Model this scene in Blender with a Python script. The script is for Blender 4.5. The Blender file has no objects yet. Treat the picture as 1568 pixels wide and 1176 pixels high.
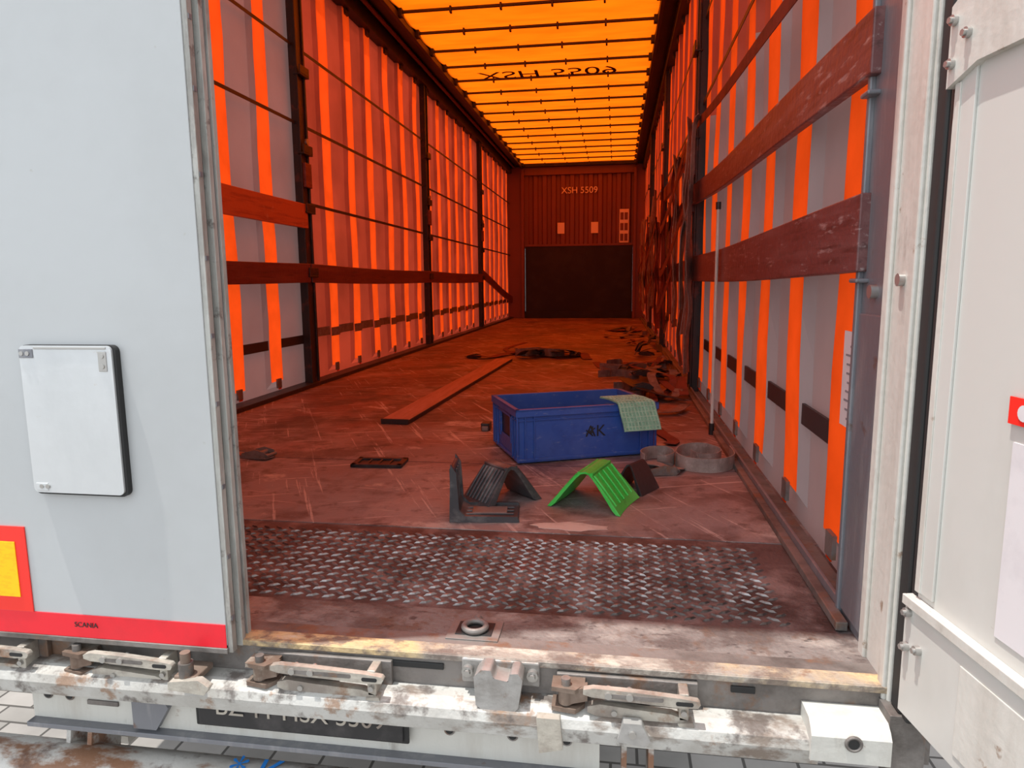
import bpy, math, random
from mathutils import Vector, Matrix, noise
random.seed(7)
scene = bpy.context.scene
try:
    scene.view_settings.view_transform = 'Standard'
    scene.view_settings.look = 'None'
except Exception as e:
    print(e)

# ------------------------------------------------------------------ layout
XL, XR = -1.97, 0.45       # inner faces of the side posts
YS, YE = 1.12, 13.0        # rear sill edge, headboard
ROOF = 2.82
POSTS = [4.25, 7.15, 10.05]
GROUND = -1.15

# ------------------------------------------------------------------ materials
def nodes_of(name):
    m = bpy.data.materials.new(name); m.use_nodes = True
    nt = m.node_tree; nt.nodes.clear()
    return m, nt, nt.nodes.new, nt.links.new

def rgba(c): return (c[0], c[1], c[2], 1)

def mat(name, c1, rough=.6, metal=0, layers=(), bump=0, bscale=60, rough_var=0, spec=.5, coat=0, grad=None):
    """layers: (colour, scale, lo, hi, amount, (sx,sy,sz)[, rotation]); grad: (axis, a, b, colour, amount) noise-broken blend to another colour along an axis"""
    m, nt, N, L = nodes_of(name)
    out = N('ShaderNodeOutputMaterial'); b = N('ShaderNodeBsdfPrincipled')
    L(b.outputs[0], out.inputs[0])
    b.inputs['Roughness'].default_value = rough
    b.inputs['Metallic'].default_value = metal
    b.inputs['Specular IOR Level'].default_value = spec
    b.inputs['Coat Weight'].default_value = coat
    tc = N('ShaderNodeTexCoord')
    prev = None
    def blend(fac, c):
        nonlocal prev
        mx = N('ShaderNodeMix'); mx.data_type = 'RGBA'
        L(fac, mx.inputs[0])
        if prev is None: mx.inputs[6].default_value = rgba(c1)
        else: L(prev, mx.inputs[6])
        mx.inputs[7].default_value = rgba(c)
        prev = mx.outputs[2]
    def grad_layer():
        ax, a, bb, c, amt = grad
        sp = N('ShaderNodeSeparateXYZ'); L(tc.outputs['Object'], sp.inputs[0])
        nz = N('ShaderNodeTexNoise'); nz.inputs['Scale'].default_value = 3; nz.inputs['Detail'].default_value = 8
        L(tc.outputs['Object'], nz.inputs['Vector'])
        ad = N('ShaderNodeMath'); ad.operation='MULTIPLY_ADD'; L(nz.outputs['Fac'], ad.inputs[0]); ad.inputs[1].default_value = (bb-a)*1.6
        L(sp.outputs[ax], ad.inputs[2])
        mr = N('ShaderNodeMapRange'); off=(bb-a)*.8
        mr.inputs[1].default_value = a+off; mr.inputs[2].default_value = bb+off; mr.inputs[3].default_value = 0; mr.inputs[4].default_value = amt
        L(ad.outputs[0], mr.inputs[0]); blend(mr.outputs[0], c)
    gi = 1
    for li,lay in enumerate(layers):
        c, sc, lo, hi, amt, st = lay[:6]
        if grad and li==gi: grad_layer()
        src = tc.outputs['Object']
        if len(lay)>6:
            m0 = N('ShaderNodeMapping'); m0.inputs['Rotation'].default_value = (0,0,math.radians(lay[6]))
            L(src, m0.inputs[0]); src = m0.outputs[0]
        mp = N('ShaderNodeMapping'); mp.inputs['Scale'].default_value = st
        mp.inputs['Location'].default_value = (random.random()*9, random.random()*9, random.random()*9)
        L(src, mp.inputs[0])
        nz = N('ShaderNodeTexNoise'); nz.inputs['Scale'].default_value = sc
        nz.inputs['Detail'].default_value = 8; nz.inputs['Roughness'].default_value = .65
        L(mp.outputs[0], nz.inputs['Vector'])
        mr = N('ShaderNodeMapRange'); mr.inputs[1].default_value = lo; mr.inputs[2].default_value = hi
        mr.inputs[3].default_value = 0; mr.inputs[4].default_value = amt
        L(nz.outputs['Fac'], mr.inputs[0])
        blend(mr.outputs[0], c)
    if prev is None: b.inputs['Base Color'].default_value = rgba(c1)
    else: L(prev, b.inputs['Base Color'])
    if bump:
        nz = N('ShaderNodeTexNoise'); nz.inputs['Scale'].default_value = bscale; nz.inputs['Detail'].default_value = 6
        L(tc.outputs['Object'], nz.inputs['Vector'])
        bp = N('ShaderNodeBump'); bp.inputs['Strength'].default_value = bump; bp.inputs['Distance'].default_value = .01
        L(nz.outputs['Fac'], bp.inputs['Height']); L(bp.outputs[0], b.inputs['Normal'])
    if rough_var:
        nz = N('ShaderNodeTexNoise'); nz.inputs['Scale'].default_value = 12; nz.inputs['Detail'].default_value = 6
        L(tc.outputs['Object'], nz.inputs['Vector'])
        mr = N('ShaderNodeMapRange'); mr.inputs[3].default_value = rough-rough_var; mr.inputs[4].default_value = rough+rough_var
        L(nz.outputs['Fac'], mr.inputs[0]); L(mr.outputs[0], b.inputs['Roughness'])
    return m

def fabric(name, diff, trans, fac, var=None, scale=3, stretch=(1,1,1)):
    """cloth: front-lit diffuse + light passing through from the other side"""
    m, nt, N, L = nodes_of(name)
    out = N('ShaderNodeOutputMaterial'); mix = N('ShaderNodeMixShader')
    d = N('ShaderNodeBsdfDiffuse'); t = N('ShaderNodeBsdfTranslucent')
    tc = N('ShaderNodeTexCoord'); mp = N('ShaderNodeMapping'); mp.inputs['Scale'].default_value = stretch
    nz = N('ShaderNodeTexNoise'); nz.inputs['Scale'].default_value = scale; nz.inputs['Detail'].default_value = 6
    L(tc.outputs['Object'], mp.inputs[0]); L(mp.outputs[0], nz.inputs['Vector'])
    mr = N('ShaderNodeMapRange'); mr.inputs[1].default_value = .35; mr.inputs[2].default_value = .7
    L(nz.outputs['Fac'], mr.inputs[0])
    for sh, c in ((d, diff), (t, trans)):
        mx = N('ShaderNodeMix'); mx.data_type = 'RGBA'
        mx.inputs[6].default_value = rgba(c)
        k = .72 if var is None else var
        mx.inputs[7].default_value = (c[0]*k, c[1]*k, c[2]*k, 1)
        L(mr.outputs[0], mx.inputs[0]); L(mx.outputs[2], sh.inputs['Color'])
    mix.inputs[0].default_value = fac
    L(d.outputs[0], mix.inputs[1]); L(t.outputs[0], mix.inputs[2]); L(mix.outputs[0], out.inputs[0])
    bp = N('ShaderNodeBump'); bp.inputs['Strength'].default_value = .25; bp.inputs['Distance'].default_value = .02
    L(nz.outputs['Fac'], bp.inputs['Height']); L(bp.outputs[0], d.inputs['Normal'])
    return m

I3 = (1,1,1)
M = {}
M['roof']   = fabric('roof_tarp', (.75,.12,.01), (.92,.118,.002), .70, .74, 2.2, (1,3,1))
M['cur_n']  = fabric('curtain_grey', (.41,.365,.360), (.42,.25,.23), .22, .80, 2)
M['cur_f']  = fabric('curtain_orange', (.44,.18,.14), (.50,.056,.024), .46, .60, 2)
M['strap_o']= fabric('webbing_orange', (.95,.12,.02), (1.0,.085,.008), .62, .82, 6)
M['black_tape'] = mat('black_tape', (.03,.025,.025), .5)
M['post']   = mat('post_black', (.03,.024,.024), .45, .2, [((.13,.04,.03),14,.55,.65,.7,I3)], .15)
M['wood_r'] = mat('board_redwood', (.13,.028,.022), .42, 0, [((.24,.075,.055),3,.45,.7,.7,(8,.6,8)), ((.04,.012,.01),9,.55,.7,.8,(6,.5,10)), ((.34,.24,.22),20,.64,.72,.5,(3,.6,6))], .2, 40)
M['wood_p'] = mat('board_dusty_red', (.15,.055,.053), .42, 0, [((.24,.13,.125),3,.45,.7,.7,(8,.6,8)), ((.06,.022,.02),7,.52,.68,.8,(6,.5,8)), ((.42,.34,.33),14,.58,.68,.65,(3,.8,5))], .25, 40)
M['wood_o'] = mat('board_orange', (.50,.12,.04), .5, 0, [((.22,.04,.02),5,.50,.72,.85,(6,.6,8)), ((.55,.30,.20),16,.62,.70,.5,I3)], .1)
M['plank']  = mat('plank_brown', (.40,.19,.145), .6, 0, [((.24,.09,.065),5,.45,.7,.8,(6,.6,8)),((.52,.34,.27),14,.6,.7,.5,(5,.5,1))], .1)
M['floor']  = mat('floor_plywood', (.28,.125,.098), .6, 0, [
        ((.14,.055,.043),1.5,.38,.58,.9,(1,.7,1)),
        ((.42,.32,.28),2.2,.50,.70,.6,(1.6,.8,1),20),
        ((.065,.036,.03),3.5,.52,.68,.8,(1,1.3,1),-15),
        ((.58,.52,.47),3.2,.585,.67,.7,(1,1.5,1),35),
        ((.64,.57,.53),5,.60,.65,.6,(.35,9,1),62),
        ((.64,.57,.53),5,.60,.65,.6,(.35,9,1),-20),
        ((.62,.54,.49),6,.61,.66,.5,(.3,10,1),8),
        ((.065,.040,.034),2.4,.54,.62,.65,I3),
        ((.055,.036,.032),12,.56,.66,.6,I3)], .25, 90, .1, grad=(1,3.6,1.8,(.25,.232,.232),.92))
M['tread']  = mat('tread_plate_base', (.12,.095,.092), .55, .2, [
        ((.05,.04,.039),5,.42,.6,.8,I3), ((.32,.285,.27),9,.48,.66,.75,I3), ((.22,.05,.046),2.3,.57,.64,.65,I3), ((.04,.03,.028),3.5,.55,.63,.7,I3)], .3, 120)
M['tread_t']= mat('tread_plate_lugs', (.42,.39,.375), .36, .6, [((.13,.10,.09),6,.42,.58,.9,I3), ((.07,.055,.05),3,.54,.62,.8,I3)], .2, 120)
M['sill']   = mat('sill_steel', (.21,.188,.175), .6, .15, [
        ((.10,.08,.073),9,.44,.56,.85,I3), ((.38,.345,.31),6,.50,.62,.75,(1,1.4,1)),
        ((.14,.09,.065),16,.54,.64,.8,I3), ((.05,.04,.038),28,.58,.66,.8,(1,2,1))], .35, 80)
M['sill_y'] = mat('sill_edge_paint', (.33,.295,.255), .6, .1, [
        ((.62,.45,.22),2.2,.46,.56,.85,I3), ((.17,.135,.115),11,.46,.56,.9,(1,1.5,1)),
        ((.58,.53,.45),7,.56,.64,.8,(1,2,1)),((.21,.10,.055),18,.56,.66,.8,I3)], .35, 80)
M['galv']   = mat('galvanised', (.20,.205,.225), .45, .3, [((.33,.33,.335),10,.5,.7,.6,(3,3,.6)), ((.16,.09,.06),16,.62,.7,.7,I3)], .1)
M['galv_d'] = mat('steel_dirty', (.22,.20,.185), .55, .3, [((.09,.078,.07),6,.45,.62,.85,I3), ((.22,.12,.07),12,.54,.64,.8,I3)], .2)
M['cream']  = mat('cream_paint', (.57,.56,.515), .45, 0, [((.45,.42,.37),6,.46,.66,.6,(3,3,.5)), ((.26,.17,.11),20,.65,.71,.8,I3), ((.26,.23,.20),9,.60,.70,.6,(2,2,.6))], .1)
M['edge_g'] = mat('door_edge_grimy', (.42,.42,.39), .5, 0, [((.22,.20,.18),8,.44,.62,.8,(3,3,.5)), ((.58,.56,.51),14,.55,.70,.7,(2,2,.6)),((.08,.06,.05),18,.58,.66,.8,I3)], .15)
M['white']  = mat('white_paint', (.49,.48,.45), .5, 0, [((.32,.30,.27),4,.42,.62,.85,I3), ((.17,.125,.095),7,.53,.62,.85,(1,2,2)), ((.10,.08,.07),16,.54,.64,.85,I3), ((.24,.13,.07),11,.61,.67,.8,I3)], .25)
M['rusty']  = mat('white_rust_paint', (.60,.58,.54), .5, 0, [((.36,.32,.28),4,.46,.66,.7,I3), ((.26,.12,.06),4,.51,.58,.95,(1,2,2)), ((.10,.05,.035),9,.56,.66,.8,I3)], .2)
M['lockm']  = mat('lock_steel', (.50,.465,.40), .42, .25, [((.22,.18,.155),9,.45,.62,.8,I3), ((.26,.14,.08),12,.54,.64,.9,I3)], .2)
M['lockr']  = mat('lock_rusted', (.22,.165,.13), .6, .2, [((.13,.08,.055),9,.42,.62,.8,I3), ((.42,.38,.32),14,.56,.68,.7,I3)], .25)
M['lockg']  = mat('bracket_zinc', (.40,.39,.375), .42, .3, [((.22,.20,.18),7,.45,.63,.75,I3), ((.23,.14,.09),14,.58,.66,.8,I3)], .15)
M['door']   = mat('door_grey_paint', (.46,.475,.48), .38, 0, [((.41,.42,.42),1.6,.4,.65,.8,I3), ((.54,.54,.53),5,.60,.75,.35,(1,1,.35)), ((.36,.34,.31),40,.70,.75,.5,I3)], .02, 40, .06)
M['door_w'] = mat('door_cream_paint', (.56,.56,.525), .4, 0, [((.46,.45,.41),3,.45,.7,.6,(1,1,.5)), ((.28,.21,.15),30,.70,.75,.8,I3)], .02, 40)
M['plate']  = mat('aluminium_plate', (.64,.66,.67), .3, .35, [((.48,.50,.51),3,.4,.7,.7,(1,1,.5)), ((.45,.36,.27),25,.68,.74,.6,I3)], .03, 60)
M['rubber'] = mat('rubber', (.018,.018,.018), .65)
M['red']    = mat('red_tape', (.80,.015,.03), .4, 0, [((.6,.02,.03),6,.5,.7,.6,I3)])
M['redr']   = mat('reflector_red', (.85,.03,.02), .35)
M['yell']   = mat('reflector_yellow', (1.0,.55,.0), .35, 0, [((.95,.42,0),60,.5,.55,.5,(1,1,3))])
M['blue']   = mat('crate_blue', (.035,.10,.40), .4, 0, [((.08,.15,.44),5,.45,.7,.7,I3), ((.28,.32,.44),26,.60,.7,.5,(1,1,3)), ((.02,.04,.16),7,.55,.72,.5,I3)], .06)
M['blk']    = mat('black_plastic', (.022,.022,.024), .42, 0, [((.11,.10,.10),9,.5,.75,.6,I3)], .1)
M['gry']    = mat('protector_grey', (.065,.065,.07), .4, .1, [((.24,.23,.22),10,.5,.66,.7,I3)], .1)
M['green']  = mat('protector_green', (.05,.56,.07), .4, 0, [((.16,.74,.16),7,.45,.7,.6,I3), ((.04,.22,.04),18,.60,.70,.6,I3)], .15)
M['net']    = mat('mat_green_grey', (.24,.52,.36), .8, 0, [((.10,.24,.17),60,.45,.6,.5,(1,6,1))], .3, 200)
M['net_l']  = mat('mat_ribs', (.38,.62,.46), .8, 0, [((.20,.38,.27),30,.45,.6,.5,I3)], .2, 200)
M['web']    = mat('webbing_brown', (.20,.14,.12), .8, 0, [((.09,.06,.055),14,.45,.65,.8,I3), ((.36,.29,.25),40,.55,.68,.5,I3)], .3, 300)
M['web_g']  = mat('webbing_grey', (.34,.29,.26), .85, 0, [((.18,.145,.13),14,.45,.65,.7,I3), ((.50,.45,.41),40,.55,.68,.5,I3)], .3, 300, spec=.2)
M['web_r']  = mat('webbing_red', (.17,.035,.025), .75, 0, [((.06,.018,.014),9,.45,.65,.8,I3)], .3, 300)
M['cont']   = mat('headboard_red', (.18,.050,.03), .5, 0, [((.12,.033,.02),2,.45,.7,.7,(1,1,.6)), ((.12,.04,.03),20,.62,.7,.6,I3)], .05)
M['contd']  = mat('headboard_dark', (.032,.034,.060), .7, 0, [((.050,.050,.075),4,.45,.7,.8,I3)], .05, spec=.15)
M['rail']   = mat('rail_dark', (.03,.02,.016), .5, .2, [((.09,.035,.02),7,.5,.7,.6,I3)], .1)
M['paper']  = mat('label_paper', (.66,.64,.65), .6, 0, [((.50,.48,.50),9,.5,.7,.6,I3)])
M['patch']  = mat('dried_spill', (.60,.54,.48), .8, 0, [((.36,.29,.25),9,.48,.68,.8,I3)])
M['ink']    = mat('ink_black', (.02,.02,.02), .6)
M['inkg']   = mat('ink_grey', (.25,.25,.27), .6)
M['inkw']   = mat('paint_white', (.85,.72,.66), .6)
M['inkb']   = mat('paint_blue', (.02,.18,.55), .5)
M['bolt']   = mat('bolt_zinc', (.45,.44,.42), .35, .7)

def ground_mat():
    m, nt, N, L = nodes_of('paving_blocks')
    out = N('ShaderNodeOutputMaterial'); b = N('ShaderNodeBsdfPrincipled'); L(b.outputs[0], out.inputs[0])
    b.inputs['Roughness'].default_value = .85
    tc = N('ShaderNodeTexCoord'); br = N('ShaderNodeTexBrick')
    L(tc.outputs['Object'], br.inputs['Vector'])
    br.inputs['Scale'].default_value = 1; br.inputs['Brick Width'].default_value = .2; br.inputs['Row Height'].default_value = .1
    br.inputs['Mortar Size'].default_value = .006
    br.inputs['Color1'].default_value = (.38,.35,.32,1); br.inputs['Color2'].default_value = (.28,.26,.235,1)
    br.inputs['Mortar'].default_value = (.08,.07,.06,1)
    nz = N('ShaderNodeTexNoise'); nz.inputs['Scale'].default_value = 4; nz.inputs['Detail'].default_value = 7
    L(tc.outputs['Object'], nz.inputs['Vector'])
    mx = N('ShaderNodeMix'); mx.data_type = 'RGBA'; mx.blend_type = 'MULTIPLY'; mx.inputs[0].default_value = .6
    L(br.outputs[0], mx.inputs[6]); L(nz.outputs['Fac'], mx.inputs[7]); L(mx.outputs[2], b.inputs['Base Color'])
    bp = N('ShaderNodeBump'); bp.inputs['Strength'].default_value = .5; bp.inputs['Distance'].default_value = .01
    bp.invert = True
    L(br.outputs['Fac'], bp.inputs['Height']); L(bp.outputs[0], b.inputs['Normal'])
    return m
M['ground'] = ground_mat()

# ------------------------------------------------------------------ mesh builder
class MB:
    def __init__(s): s.v=[]; s.f=[]; s.m=[]; s.mats=[]; s.sm=[]; s.T=Matrix.Identity(4)
    def mi(s, k):
        if k not in s.mats: s.mats.append(k)
        return s.mats.index(k)
    def add(s, vs, fs, k, smooth=False):
        o=len(s.v); i=s.mi(k)
        s.v += [tuple(s.T @ Vector(p)) for p in vs]
        for f in fs: s.f.append([o+j for j in f]); s.m.append(i); s.sm.append(smooth)
    def box(s, x0,x1,y0,y1,z0,z1,k):
        if x0>x1:x0,x1=x1,x0
        if y0>y1:y0,y1=y1,y0
        if z0>z1:z0,z1=z1,z0
        s.add([(x0,y0,z0),(x1,y0,z0),(x1,y1,z0),(x0,y1,z0),(x0,y0,z1),(x1,y0,z1),(x1,y1,z1),(x0,y1,z1)],
              [(0,3,2,1),(4,5,6,7),(0,1,5,4),(1,2,6,5),(2,3,7,6),(3,0,4,7)],k)
    def prism(s, pts, axis, a0, a1, k, smooth=False):
        def P(p,a):
            return {'x':(a,p[0],p[1]),'y':(p[0],a,p[1]),'z':(p[0],p[1],a)}[axis]
        n=len(pts)
        vs=[P(p,a0) for p in pts]+[P(p,a1) for p in pts]
        fs=[(i,(i+1)%n,(i+1)%n+n,i+n) for i in range(n)]
        s.add(vs,fs,k,smooth)
        s.add(vs,[tuple(range(n))[::-1],tuple(range(n,2*n))],k)
    def cyl(s, p0,p1,r,k,n=16,r1=None,smooth=True):
        p0=Vector(p0);p1=Vector(p1);d=(p1-p0).normalized()
        u=d.orthogonal().normalized();w=d.cross(u)
        r1=r if r1 is None else r1
        vs=[p0+(u*math.cos(2*math.pi*i/n)+w*math.sin(2*math.pi*i/n))*r for i in range(n)]
        vs+=[p1+(u*math.cos(2*math.pi*i/n)+w*math.sin(2*math.pi*i/n))*r1 for i in range(n)]
        s.add(vs,[(i,(i+1)%n,(i+1)%n+n,i+n) for i in range(n)],k,smooth)
        s.add(vs,[tuple(range(n))[::-1],tuple(range(n,2*n))],k)
    def torus(s,c,R,r,k,axis='z',n=24,m=8):
        vs=[];fs=[]
        for i in range(n):
            a=2*math.pi*i/n
            for j in range(m):
                b=2*math.pi*j/m
                x=(R+r*math.cos(b))*math.cos(a);y=(R+r*math.cos(b))*math.sin(a);z=r*math.sin(b)
                q={'z':(x,y,z),'y':(x,z,y),'x':(z,x,y)}[axis]
                vs.append((c[0]+q[0],c[1]+q[1],c[2]+q[2]))
        for i in range(n):
            for j in range(m):
                fs.append((i*m+j,((i+1)%n)*m+j,((i+1)%n)*m+(j+1)%m,i*m+(j+1)%m))
        s.add(vs,fs,k,True)
    def tube(s, pts, r, k, n=8):
        for a,b in zip(pts[:-1],pts[1:]): s.cyl(a,b,r,k,n)
    def ribbon(s, pts, w, k, mode='flat', th=.003, sub=6, wv=None, wf=None):
        P=smooth_path([Vector(p) for p in pts],sub); n=len(P); vs=[];fs=[]
        for i,p in enumerate(P):
            t=(P[min(i+1,n-1)]-P[max(i-1,0)]).normalized()
            if wf is not None: W=wf(p).normalized()
            elif wv is not None: W=Vector(wv).normalized()
            elif mode=='edge': W=Vector((0,0,1))
            else:
                W=t.cross(Vector((0,0,1)))
                W = Vector((1,0,0)) if W.length<.05 else W.normalized()
            Nn=t.cross(W)
            Nn = Vector((0,0,1)) if Nn.length<1e-4 else Nn.normalized()
            vs+=[p-W*w/2-Nn*th/2,p+W*w/2-Nn*th/2,p+W*w/2+Nn*th/2,p-W*w/2+Nn*th/2]
        for i in range(n-1):
            for j in range(4):
                fs.append((i*4+j,i*4+(j+1)%4,(i+1)*4+(j+1)%4,(i+1)*4+j))
        fs.append((0,1,2,3)); e=(n-1)*4; fs.append((e+3,e+2,e+1,e))
        s.add(vs,fs,k)
    def obj(s,name,parent=None,bevel=0,bseg=2):
        me=bpy.data.meshes.new(name); me.from_pydata(s.v,[],s.f); me.update()
        for k in s.mats: me.materials.append(M[k])
        for i,p in enumerate(me.polygons): p.material_index=s.m[i]; p.use_smooth=s.sm[i]
        import bmesh
        bm=bmesh.new(); bm.from_mesh(me); bmesh.ops.recalc_face_normals(bm,faces=bm.faces); bm.to_mesh(me); bm.free()
        o=bpy.data.objects.new(name,me); scene.collection.objects.link(o)
        if parent is not None: o.parent=parent
        if bevel:
            b=o.modifiers.new('bevel','BEVEL'); b.width=bevel; b.segments=bseg; b.limit_method='ANGLE'; b.angle_limit=math.radians(40)
        return o

def smooth_path(P,sub):
    if sub<=1 or len(P)<3: return P
    out=[]
    n=len(P)
    for i in range(n-1):
        p0=P[max(i-1,0)];p1=P[i];p2=P[i+1];p3=P[min(i+2,n-1)]
        for j in range(sub):
            t=j/sub
            out.append(.5*((2*p1)+(p2-p0)*t+(2*p0-5*p1+4*p2-p3)*t*t+(3*p1-p0-3*p2+p3)*t**3))
    out.append(P[-1]); return out

def text(name,body,size,mtx,k,parent,ext=.0006,ax='CENTER'):
    c=bpy.data.curves.new(name,'FONT'); c.body=body; c.size=size; c.extrude=ext; c.align_x=ax; c.align_y='CENTER'
    c.materials.append(M[k])
    o=bpy.data.objects.new(name,c); scene.collection.objects.link(o); o.matrix_world=mtx
    if parent is not None: o.parent=parent
    return o

FRONT = Matrix.Rotation(math.radians(90),4,'X')   # text facing -Y

# ------------------------------------------------------------------ ground
g=MB(); g.box(-30,30,-25,40,GROUND-.1,GROUND,'ground'); g.obj('ground')

# ------------------------------------------------------------------ floor
f=MB()
f.box(XL-.06,XR+.06,1.745,YE,-.03,0,'floor')
f.box(XL-.06,XR+.06,1.29,1.745,-.03,-.002,'tread')
f.box(XL-.06,XR+.06,YS+.06,1.29,-.03,0,'sill')
for y in (2.42,3.9,6.4,8.9,11.4): f.box(XL,XR,y-.0015,y+.0015,0,.0005,'contd')
fl=f.obj('floor')
t=MB()
px,py=.036,.036
nx=int((XR-.09-(XL+.05))/px); ny=int(.42/py)
for i in range(nx):
    for j in range(ny):
        cx=XL+.07+i*px; cy=1.315+j*py
        for s_,ox,oy in ((1,0,0),(-1,px/2,py/2)):
            a=math.radians(28)*s_
            L_,W_=.0150,.0034
            ca,sa=math.cos(a),math.sin(a)
            x=cx+ox; y=cy+oy
            if x>XR-.11 or y>1.735: continue
            P=[(-L_,0),(0,-W_),(L_,0),(0,W_)]
            vs=[(x+p[0]*ca-p[1]*sa,y+p[0]*sa+p[1]*ca,-.002) for p in P]
            vs+=[(x+.55*(p[0]*ca-p[1]*sa),y+.55*(p[0]*sa+p[1]*ca),.0022) for p in P]
            t.add(vs,[(0,1,5,4),(1,2,6,5),(2,3,7,6),(3,0,4,7),(4,5,6,7)],'tread_t')
t.obj('tread_lugs',fl)
t=MB()
t.prism([(-.12+(.10+.012*math.sin(a*2.1))*math.cos(a*.3142),1.80+(.030+.006*math.sin(a*1.7))*math.sin(a*.3142)) for a in range(20)],'z',-.001,.0008,'patch')
t.box(XR-.030,XR-.008,1.30,YE,0,.018,'galv_d'); t.box(XR-.008,XR+.0,1.375,YE,.0,.035,'galv'); t.box(XR,XR+.05,1.375,YE,-.01,.004,'galv_d')
t.box(XL-.07,XL+.03,1.30,YE,0,.025,'post')
t.obj('floor_trim',fl,.002)
r=MB()
r.box(-.31,-.21,1.17,1.245,0,.003,'galv_d'); r.box(-.295,-.225,1.185,1.235,.003,.0045,'rubber')
r.torus((-.26,1.207,.010),.021,.006,'galv_d'); r.cyl((-.26,1.228,.008),(-.26,1.24,.008),.009,'galv_d')
r.obj('lashing_ring',None,.001)

# ------------------------------------------------------------------ side curtains with integral orange webbing
def curtain(side):
    X = XL-.055 if side<0 else XR+.055
    g=MB()
    straps=[]; y=1.55 if side>0 else 1.62
    while y<YE-.1:
        if all(abs(y-p)>.13 for p in POSTS): straps.append(y)
        y+=.42 if side>0 else .44
    W={}
    ys=[1.28]; 
    for c in straps:
        hw=.074 if c<4.3 else .070
        W[c]=hw
        a,b=c-hw,c+hw
        prev=ys[-1][0] if isinstance(ys[-1],tuple) else ys[-1]
        k=3
        for i in range(1,k+1):
            ys.append((prev+(a-.012-prev)*i/k,0))
        ys.append((a,1)); ys.append((c,1)); ys.append((b,1)); ys.append((b+.012,0))
    prev=ys[-1][0]
    for i in range(1,4): ys.append((prev+(YE-prev)*i/3,0))
    ys[0]=(1.28,0)
    zs=[-.03,.05,.09]+[.09+(2.76-.09)*i/22 for i in range(1,23)]
    nz=len(zs); vs=[]
    for (y,st) in ys:
        for z in zs:
            dx=.010+.014*noise.noise(Vector((y*1.7,z*1.1,side*3)))
            yy=y
            if st and z>.05: dx-=.030+.006*noise.noise(Vector((y*5,z*3,2))); yy+=.010*noise.noise(Vector((round(y),z*4,side)))
            vs.append((X+side*dx,yy,z))
    F={'cur_n':[], 'cur_f':[], 'strap_o':[]}
    for i in range(len(ys)-1):
        for j in range(nz-1):
            q=(i*nz+j,(i+1)*nz+j,(i+1)*nz+j+1,i*nz+j+1)
            st=ys[i][1] and ys[i+1][1] and j>=2
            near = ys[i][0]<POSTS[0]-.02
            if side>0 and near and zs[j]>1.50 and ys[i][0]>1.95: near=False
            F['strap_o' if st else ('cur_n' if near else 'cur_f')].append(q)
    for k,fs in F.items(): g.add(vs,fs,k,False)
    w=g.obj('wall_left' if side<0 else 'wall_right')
    s=MB(); xi=X-side*.026
    for c in straps:
        zb=.09
        s.box(xi-.005,xi+.005,c-.025,c+.025,zb-.04,zb+.015,'galv_d')
        s.ribbon([(xi,c+.012,zb-.02),(xi,c+.008,.04)],.035,'strap_o',wv=(0,1,0),th=.003,sub=1)
        s.box(xi-.012,xi+.012,c-.03,c+.03,2.62,2.70,'rail')
        if c>POSTS[0]: 
            s.box(xi-.003,xi+.003,c-W[c],c+W[c],.30,.36,'web')
    xt=X-side*.010
    def tape(z,h,y0,y1,key='black_tape'):
        cuts=[y0]+[v for c in straps if y0<c<y1 for v in (c-W[c]-.005,c+W[c]+.005)]+[y1]
        for a,b in zip(cuts[::2],cuts[1::2]): s.box(xt-.004,xt+.004,a,b,z-h/2,z+h/2,key)
    tape(.31,.055,1.3,POSTS[0])
    for z in (1.66,2.12): s.box(xi-side*.006,xi-side*.009,1.3,YE,z-.010,z+.010,'black_tape')
    s.box(xi-side*.006,xi-side*.009,POSTS[0],YE,1.17,1.19,'black_tape'); tape(.34,.06,POSTS[0],YE,'web')
    s.obj('curtain_webbing',w)
    return w
wl=curtain(-1); wr=curtain(1)

def post(side,y,parent):
    g=MB(); X=XL if side<0 else XR
    g.box(X,X+side*.045,y-.05,y+.05,0,2.75,'post')
    g.box(X-side*.012,X,y-.058,y-.040,0,2.75,'post'); g.box(X-side*.012,X,y+.040,y+.058,0,2.75,'post')
    for z in (.72,1.12,1.48,1.95):
        g.box(X-side*.035,X+side*.01,y-.065,y+.065,z-.01,z,'post')
        g.box(X-side*.035,X-side*.028,y-.065,y+.065,z,z+.05,'post')
    g.box(X-side*.03,X,y-.045,y+.045,1.27,1.42,'wood_r')
    g.cyl((X-side*.02,y,1.55),(X-side*.035,y,1.55),.02,'bolt')
    g.obj('curtain_post',parent,.003)
for y in POSTS:
    post(-1,y,wl); post(1,y,wr)

def board(side,y0,y1,za,zb,h,key,parent,tw=0):
    g=MB(); X=(XL+.008) if side<0 else (XR-.008)
    n=12; vs=[];fs=[]
    for i in range(n+1):
        u=i/n; y=y0+(y1-y0)*u; z=za+(zb-za)*u-.012*math.sin(u*math.pi); xx=X-side*(.006*math.sin(u*7))
        for dx,dz in ((-.012,-h/2),(.012,-h/2),(.012,h/2),(-.012,h/2)): vs.append((xx+dx,y,z+dz))
    for i in range(n):
        for j in range(4): fs.append((i*4+j,i*4+(j+1)%4,i*4+4+(j+1)%4,i*4+4+j))
    fs+= [(3,2,1,0),(n*4,n*4+1,n*4+2,n*4+3)]
    g.add(vs,fs,key); return g.obj('side_board',parent,.003)
Y0=1.32
board(-1,Y0,POSTS[0]-.03,.735,.735,.12,'wood_r',wl)
board(-1,Y0,POSTS[0]-.03,1.13,1.09,.15,'wood_o',wl)
board(-1,POSTS[0],POSTS[1],.735,.735,.12,'wood_r',wl)
board(-1,POSTS[1],POSTS[2],.735,.74,.12,'wood_r',wl)
board(-1,POSTS[2],YE-.1,.80,.35,.12,'wood_r',wl)
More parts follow.
